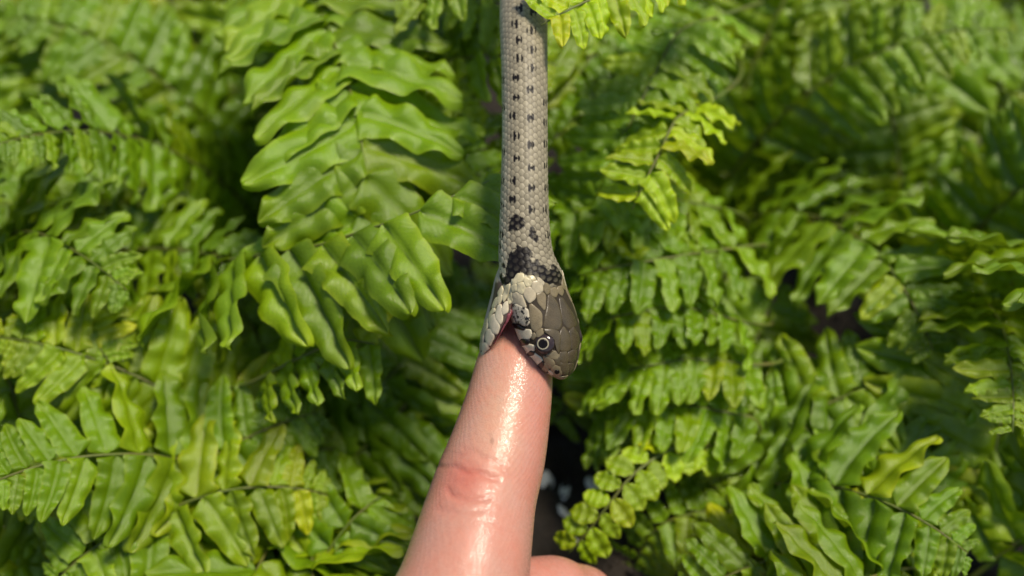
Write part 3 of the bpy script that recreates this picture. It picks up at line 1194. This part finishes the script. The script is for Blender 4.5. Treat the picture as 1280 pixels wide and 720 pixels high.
def frond(plant, base, P, N0, llen, spacing, col, g, meshes=BIG, start=0.12, lift=0.0, stem_r=0.55, beta=0.25,
          prof=None, sway=0.35, sides=(1, -1), cull=True):
    """one frond: a tapering stalk (mesh) with its leaflets as children"""
    global NLEAF
    P = np.asarray(P, float)
    seg = np.concatenate([[0], np.cumsum(np.linalg.norm(np.diff(P, axis=0), axis=1))])
    L = seg[-1]
    T = nrm(np.gradient(P, axis=0))
    N = np.asarray(N0, float)
    N = N if N.ndim == 2 else np.tile(N, (len(P), 1))
    N = nrm(N - T * (N * T).sum(1)[:, None])
    B = np.cross(T, N)
    verts, faces = [], []
    K = 6
    for i in range(len(P)):
        r = stem_r * (1 - 0.75 * i / len(P))
        for k in range(K):
            a = 2 * math.pi * k / K
            verts.append(P[i] + (N[i] * math.cos(a) + B[i] * math.sin(a)) * r)
    for i in range(len(P) - 1):
        for k in range(K):
            j = (k + 1) % K
            faces.append((i * K + k, i * K + j, (i + 1) * K + j, (i + 1) * K + k))
    faces.append([len(verts) - K + k for k in range(K)])
    f = mesh_obj('frond', verts, faces, STEM, origin=base)
    f.location = (0, 0, 0)
    f.parent = plant
    s = start * L
    leaves = []
    Tb = Matrix.Translation(-Vector(base))
    while s < L * 0.995:
        u = s / L
        pr = prof(u) if prof else (0.55 + 0.45 * min(1, u / 0.3)) * (1 - max(0, (u - 0.55) / 0.45) ** 1.7 * 0.82)
        ln = llen * pr
        i = np.searchsorted(seg, s) - 1
        i = max(0, min(len(P) - 2, i))
        w = (s - seg[i]) / (seg[i + 1] - seg[i])
        p = P[i] * (1 - w) + P[i + 1] * w
        for sd in sides:
            t, n_, b = T[i], N[i], B[i]
            be = beta + g.gauss(0, 0.09) + 0.6 * max(0, u - .8)
            dr = b * sd * math.cos(be) + t * math.sin(be) + n_ * (lift + g.gauss(0, sway * .35))
            dr = dr / np.linalg.norm(dr)
            up = n_ + t * g.gauss(-0.1, sway * .7) + b * g.gauss(0, sway * .3)
            up = up - dr * (up @ dr)
            up /= np.linalg.norm(up)
            sx = np.cross(dr, up)
            l1 = ln * g.uniform(0.88, 1.1)
            q = p + dr * 0.3 + t * (0.25 * spacing * llen * sd * .5)
            tip = q + dr * l1
            if cull:
                xx, yy = topx(np.array([q, tip]))
                if (xx.max() < -60 or xx.min() > 1340 or yy.max() < -60 or yy.min() > 780) or q[1] < -120:
                    continue
            Rm = M3 @ Matrix((sx * (1 if sd > 0 else -1), dr, up)).transposed()
            if sd < 0:
                Rm = M3 @ Matrix((-sx, dr, -up)).transposed() if False else M3 @ Matrix((sx, dr, up)).transposed()
            M = Matrix.Translation(W(q)) @ Rm.to_4x4() @ Matrix.Diagonal((l1 * MM, l1 * MM, l1 * MM, 1))
            me = g.choice(meshes)
            o = bpy.data.objects.new('leaflet', me)
            COL.objects.link(o)
            o.parent = f
            o.matrix_local = Tb @ M
            v = g.uniform(0.72, 1.15)
            yl = max(0, g.gauss(-.05, 0.22))
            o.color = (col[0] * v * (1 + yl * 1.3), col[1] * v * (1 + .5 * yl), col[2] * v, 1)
            leaves.append(o)
            NLEAF += 1
        s += max(0.9, spacing * max(ln, llen * .3))
    return f


PLANTS = {}


def plant(key, world_xy, label):
    e = bpy.data.objects.new('fern', None)
    e.empty_display_size = 0.01
    COL.objects.link(e)
    e.location = (world_xy[0], world_xy[1], 0.0)
    tag(e, label, 'fern', 'ferns growing round the snake')
    PLANTS[key] = e
    return e


def ground_at(px, py):
    d = nrm(cp(px, py, 0) - CAMP)
    dw = M3 @ Vector(d)
    c0 = W(CAMP)
    t = -c0.z / dw.z
    return c0 + dw * t


SPOTS = {   # photo position of each crown on the soil
    'a': ((-60, 110), 'uppermost fern at the far left edge of the picture'),
    'b': ((215, 60), 'green fern high up, second clump from the far left edge'),
    'c': ((470, 60), 'yellow-flecked fern in the upper left beside the snake body'),
    'd': ((800, 40), 'fern in the upper right whose lime leaf tips overlap the snake body'),
    'e': ((1060, 70), 'green fern high up, second clump from the far right edge'),
    'f': ((1330, 110), 'uppermost fern at the far right edge of the picture'),
    'g': ((20, 420), 'fern half way up at the far left edge of the picture'),
    'h': ((370, 330), 'fern with broad bright wavy leaflets reaching the snake neck from the left'),
    'i': ((850, 330), 'wavy-edged fern half way up, just right of the snake head'),
    'j': ((1130, 400), 'fern half way up, well right of the snake head'),
    'k': ((90, 760), 'lowest fern at the far left edge of the picture'),
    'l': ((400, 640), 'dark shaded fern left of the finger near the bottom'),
    'm': ((860, 640), 'fern with small round paired leaflets right of the finger'),
    'n': ((1190, 740), 'lowest fern at the far right edge of the picture'),
}
for key, (pxy, lab) in SPOTS.items():
    gp = ground_at(*pxy)
    plant(key, (gp.x, gp.y), lab)

GREEN = (1.0, 1.0, 1.0)


def hero(key, px_pts, N, llen, spacing=0.36, col=GREEN, seed=0, grow=1.35, **kw):
    llen = llen * grow
    """frond whose visible run is given as photo x, y and depth; its stalk rises from the fern's crown"""
    e = PLANTS[key]
    base = e.location.copy()
    b = to_cam(base)
    pts = [cp(*p) for p in px_pts]
    v = frond_pts(pts, 44)
    d0 = nrm(v[0] - v[3])
    c1 = v[0] + d0 * np.linalg.norm(b - v[0]) * .35
    tt = np.linspace(0, 1, 16)[:-1, None]
    st = (1 - tt) ** 2 * b + 2 * tt * (1 - tt) * c1 + tt ** 2 * v[0]
    P = np.concatenate([st, v])
    sl = np.linalg.norm(np.diff(P, axis=0), axis=1).cumsum()
    kw.setdefault('start', float(sl[14] / sl[-1]))
    return frond(e, base, P, N, llen, spacing, col, random.Random(seed), **kw)


flat = lambda u: 1.0
taper = lambda u: 1.0 - 0.45 * max(0, u - .3)
NU = (0.10, -0.80, 0.60)
# bright frond left of the neck
hero('h', [(330, 318, 30), (400, 306, 24), (450, 290, 19), (505, 271, 15), (560, 248, 15), (612, 226, 18)], (0.0, -0.92, 0.38), 26, 0.30,
     (1.2, 1.15, 1.0), 11, grow=1.0, prof=lambda u: 1.0 - .4 * max(0, (u - .85) / .15), beta=0.72, sway=.2, sides=(1,), lift=-.05, start=.46)
hero('h', [(380, -40, 74), (408, 30, 50), (432, 95, 37), (448, 155, 31), (455, 215, 28), (450, 275, 28), (436, 330, 30)], (0.12, -0.95, 0.22), 26.5, 0.27,
     (1.12, 1.1, 1.0), 12, grow=1.0, prof=flat, beta=0.55, sway=.16)
hero('h', [(420, 20, 66), (470, 95, 52), (520, 150, 46), (565, 190, 46), (605, 225, 50)], (0.05, -0.85, 0.5), 15, 0.34,
     (1.0, 1.05, 1.0), 13, grow=1.0, prof=taper, beta=0.3, sway=.25)
hero('h', [(330, 470, 34), (390, 440, 28), (430, 425, 25), (468, 430, 25)], (0, -0.85, .5), 13, .4, (1.15, 1.1, 1), 14, prof=taper)
# yellowish frond in the upper left
hero('c', [(440, -30, 70), (465, 20, 58), (495, 62, 52), (530, 100, 50), (565, 130, 50), (592, 165, 54)], (0.0, -0.75, 0.6), 11, 0.42,
     (1.8, 1.45, 1.0), 15, prof=taper, sway=.32)
hero('c', [(400, 60, 76), (470, 20, 66), (540, 5, 62), (610, 20, 62)], (0, -.75, .6), 15, .36, (1.25, 1.15, 1), 16, prof=taper, sway=.32)
hero('c', [(380, -20, 90), (450, 80, 70), (520, 40, 64), (600, 80, 66)], (0, -.75, .6), 15, .36, (1.0, 1.0, 1), 17, prof=taper, sway=.32)
# leaf tips hanging in front of the snake at the top
hero('d', [(880, -75, 30), (820, -40, 18), (770, -14, 12), (728, 4, 9), (696, 20, 7), (676, 32, 7)], (0.1, -0.9, 0.4), 10.0, 0.36,
     (2.3, 1.9, 1.0), 18, grow=1.0, prof=lambda u: 1.0 - .35 * max(0, u - .6), sway=.45, start=.45)
hero('c', [(600, -60, 44), (575, -28, 42), (545, -8, 42), (515, 8, 46)], (0.1, -0.75, 0.6), 11, 0.4, (1.3, 1.2, 1.0), 19, prof=taper, sway=.5, start=.6)
# right of the snake
hero('d', [(900, 20, 60), (850, 40, 50), (820, 90, 44), (800, 130, 40), (770, 190, 40), (745, 250, 44)], (-0.1, -0.8, 0.55), 14, 0.36, (1.1, 1.1, 1), 20, prof=taper, sway=.32)
hero('d', [(880, 130, 44), (845, 150, 34), (825, 190, 30), (805, 230, 28), (790, 262, 29)], (-0.1, -0.85, 0.5), 11, 0.38, (2.0, 1.65, 1), 21, prof=taper, sway=.45)
hero('d', [(840, -40, 84), (790, 20, 74), (740, 70, 68), (700, 130, 66)], (0, -.75, .6), 15, .36, (.9, 1, 1), 22, prof=taper, sway=.32)
hero('d', [(870, 80, 74), (800, 100, 66), (740, 130, 62), (690, 180, 62)], (0, -.75, .6), 15, .36, (.95, 1, 1), 23, prof=taper, sway=.32)
hero('i', [(900, 260, 60), (840, 250, 52), (780, 250, 46), (720, 265, 46), (690, 280, 50)], (0, -.8, .55), 13, .36, (1.1, 1.1, 1), 24, prof=taper, sway=.28)
hero('i', [(920, 310, 50), (850, 320, 42), (790, 330, 40), (740, 340, 42), (715, 352, 48)], (0, -.8, .55), 13, .36, (1.0, 1.05, 1), 25, prof=taper, sway=.28)
hero('i', [(920, 400, 46), (850, 385, 40), (795, 390, 38), (745, 405, 42), (725, 410, 46)], (0, -.7, .7), 11, .34, (1.05, 1.08, 1), 26, prof=taper, sway=.28)
hero('i', [(930, 455, 44), (860, 450, 40), (800, 460, 40), (750, 475, 46)], (0, -.7, .7), 11, .34, (1.1, 1.08, 1), 27, prof=taper, sway=.28)
hero('m', [(930, 520, 44), (870, 510, 42), (810, 512, 42), (765, 525, 48), (740, 540, 54)], (0, -.75, .65), 10.5, .36, (1.05, 1.08, 1), 28, prof=taper, sway=.28)
hero('m', [(905, 560, 44), (860, 555, 40), (815, 575, 36), (785, 600, 34), (760, 632, 33), (735, 664, 34), (710, 692, 36)], (0, -.85, .5), 7.0, .60,
     (1.9, 1.6, 1.2), 29, grow=1.0, meshes=SMALL, prof=lambda u: 1.0 - .35 * max(0, u - .6), sway=.12, beta=.35, start=.45)
hero('m', [(930, 640, 46), (880, 640, 46), (830, 655, 48), (800, 690, 52), (790, 720, 56)], (0, -.8, .55), 9, .4, (1.1, 1.08, 1), 30, prof=taper, sway=.28)
hero('m', [(800, 470, 84), (750, 480, 76), (715, 500, 72), (690, 530, 72)], (0.0, -.8, .5), 9, .42, (1.0, 1.0, 1), 31, prof=taper, sway=.28)
# lower left, shade partly painted in by darker leaf tints
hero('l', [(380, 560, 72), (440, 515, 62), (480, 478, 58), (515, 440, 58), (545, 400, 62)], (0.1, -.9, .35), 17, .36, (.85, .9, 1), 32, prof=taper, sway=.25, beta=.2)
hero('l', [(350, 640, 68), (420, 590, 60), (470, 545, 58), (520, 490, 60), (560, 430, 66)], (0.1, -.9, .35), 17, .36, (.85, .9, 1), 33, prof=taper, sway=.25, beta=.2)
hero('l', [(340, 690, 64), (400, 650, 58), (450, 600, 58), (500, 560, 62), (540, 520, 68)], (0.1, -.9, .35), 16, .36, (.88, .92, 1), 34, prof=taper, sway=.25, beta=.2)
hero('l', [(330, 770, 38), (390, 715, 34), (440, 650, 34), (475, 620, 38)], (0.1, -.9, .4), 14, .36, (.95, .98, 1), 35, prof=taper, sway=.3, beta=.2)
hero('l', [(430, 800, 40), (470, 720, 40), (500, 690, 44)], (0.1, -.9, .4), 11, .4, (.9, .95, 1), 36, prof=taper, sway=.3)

# the rest of each clump, arching out of its crown
gf = random.Random(5)
for key, e in PLANTS.items():
    base = e.location.copy()
    want = 14 if key in 'kln' else 10
    made = tries = 0
    far = key in 'abcdef'
    while made < want and tries < 160:
        tries += 1
        az = gf.uniform(0, 2 * math.pi)
        Lf = gf.uniform(95, 150) * (1.15 if far else (0.62 if key in 'klmn' else 1))
        el = math.radians(gf.uniform(48, 80) - (14 if key in 'klmn' else 0))
        rate = gf.uniform(0.9, 1.7)
        p = Vector(base)
        pts = []
        ns = 34
        for i in range(ns):
            u = i / (ns - 1)
            e2 = el - rate * u * u * 1.1
            dv = Vector((math.cos(az) * math.cos(e2), math.sin(az) * math.cos(e2), math.sin(e2)))
            pts.append(to_cam(p))
            p = p + dv * (Lf / ns) * MM
            az += gf.gauss(0, 0.02)
        P = np.array(pts)
        if (np.array([0, 0, 1]) @ np.zeros(3)) or blocked(P, None, 0):
            continue
        upw = np.array(M3i @ Vector((0, 0, 1)))
        N = np.tile(upw * .55 + np.array([gf.gauss(0, .15), -.6, 0]), (len(P), 1))
        yl = gf.random()
        c = (0.9 + .5 * yl ** 3, 0.95 + .25 * yl ** 3, 1.0)
        frond(e, base, P, N, gf.uniform(18, 24), 0.34, c, gf, prof=None, sway=.28, start=.18, stem_r=.6)
        made += 1
print('LEAFLETS', NLEAF, 'OBJECTS', len(bpy.data.objects))

# ------------------------------------------------------------------ solid stand-ins for wet glints, and a twig
def glint_blob(px, py, y, size, stretch, rot, seed, label):  # pale blob shaped where the wet soil glints
    g = random.Random(seed)
    verts, faces = [], []
    NA, NB = 14, 8
    for i in range(NB + 1):
        a = math.pi * i / NB
        for j in range(NA):
            b = 2 * math.pi * j / NA
            d = Vector((math.sin(a) * math.cos(b), math.sin(a) * math.sin(b), math.cos(a)))
            r = 1 + 0.22 * noise.noise(d * 1.6 + Vector((seed, 0, 0))) + .08 * noise.noise(d * 4 + Vector((seed, 3, 0)))
            verts.append((d.x * r * size * MM, d.y * r * size * stretch * MM, d.z * r * size * .7 * MM))
    for i in range(NB):
        for j in range(NA):
            k = (j + 1) % NA
            faces.append((i * NA + j, (i + 1) * NA + j, (i + 1) * NA + k, i * NA + k))
    gp = ground_at(px, py)
    o = mesh_obj('glint_blob', verts, faces, GLINT_WHITE, world_mm=False)
    o.location = (gp.x, gp.y, size * .55 * MM)
    o.rotation_euler = (g.uniform(-.2, .2), g.uniform(-.2, .2), rot)
    return tag(o, label, 'glint_blob', 'white blobs standing in for wet glints')


glint_blob(706, 617, 0, 1.5, 2.0, -.25, 1, 'upright oval white blob standing in for a wet glint right of the finger')
glint_blob(740, 608, 0, 1.6, 1.5, .5, 2, 'white blob standing in for a wet glint, touching the small paired leaflets')
glint_blob(697, 638, 0, 1.5, 2.2, .7, 3, 'slanting bluish white blob standing in for a wet glint nearest the finger')
glint_blob(714, 655, 0, 2.0, 1.2, .2, 4, 'brightest roundish white blob standing in for a wet glint on the dark soil')
glint_blob(718, 682, 0, 1.4, 1.3, .2, 5, 'lowest white blob standing in for a wet glint, seen between small round leaflets')
glint_blob(682, 606, 0, 2.2, 1.5, .1, 6, 'large grey-white blob standing in for a wet glint, half hidden behind the finger').color = (.5, .5, .5, 1)


def twig(pts, r, label):
    P = frond_pts(pts, 24)
    T = nrm(np.gradient(P, axis=0))
    verts, faces = [], []
    for i in range(len(P)):
        a0 = nrm(np.cross(T[i], np.array([0.3, .2, .9])))
        b0 = np.cross(T[i], a0)
        rr = r * (1 - .6 * i / len(P)) * (1 + .12 * math.sin(i * 1.7))
        for k in range(7):
            a = 2 * math.pi * k / 7
            verts.append(P[i] + (a0 * math.cos(a) + b0 * math.sin(a)) * rr)
    for i in range(len(P) - 1):
        for k in range(7):
            j = (k + 1) % 7
            faces.append((i * 7 + k, i * 7 + j, (i + 1) * 7 + j, (i + 1) * 7 + k))
    faces.append(list(range(7))[::-1])
    faces.append([len(verts) - 7 + k for k in range(7)])
    return tag(mesh_obj('twig', verts, faces, TWIG), label, 'twig')


g0 = to_cam(ground_at(716, 640))
twig([g0, cp(720, 600, 96), cp(735, 550, 90), cp(760, 500, 86)], .8, 'thin brown twig rising from the soil right of the finger')
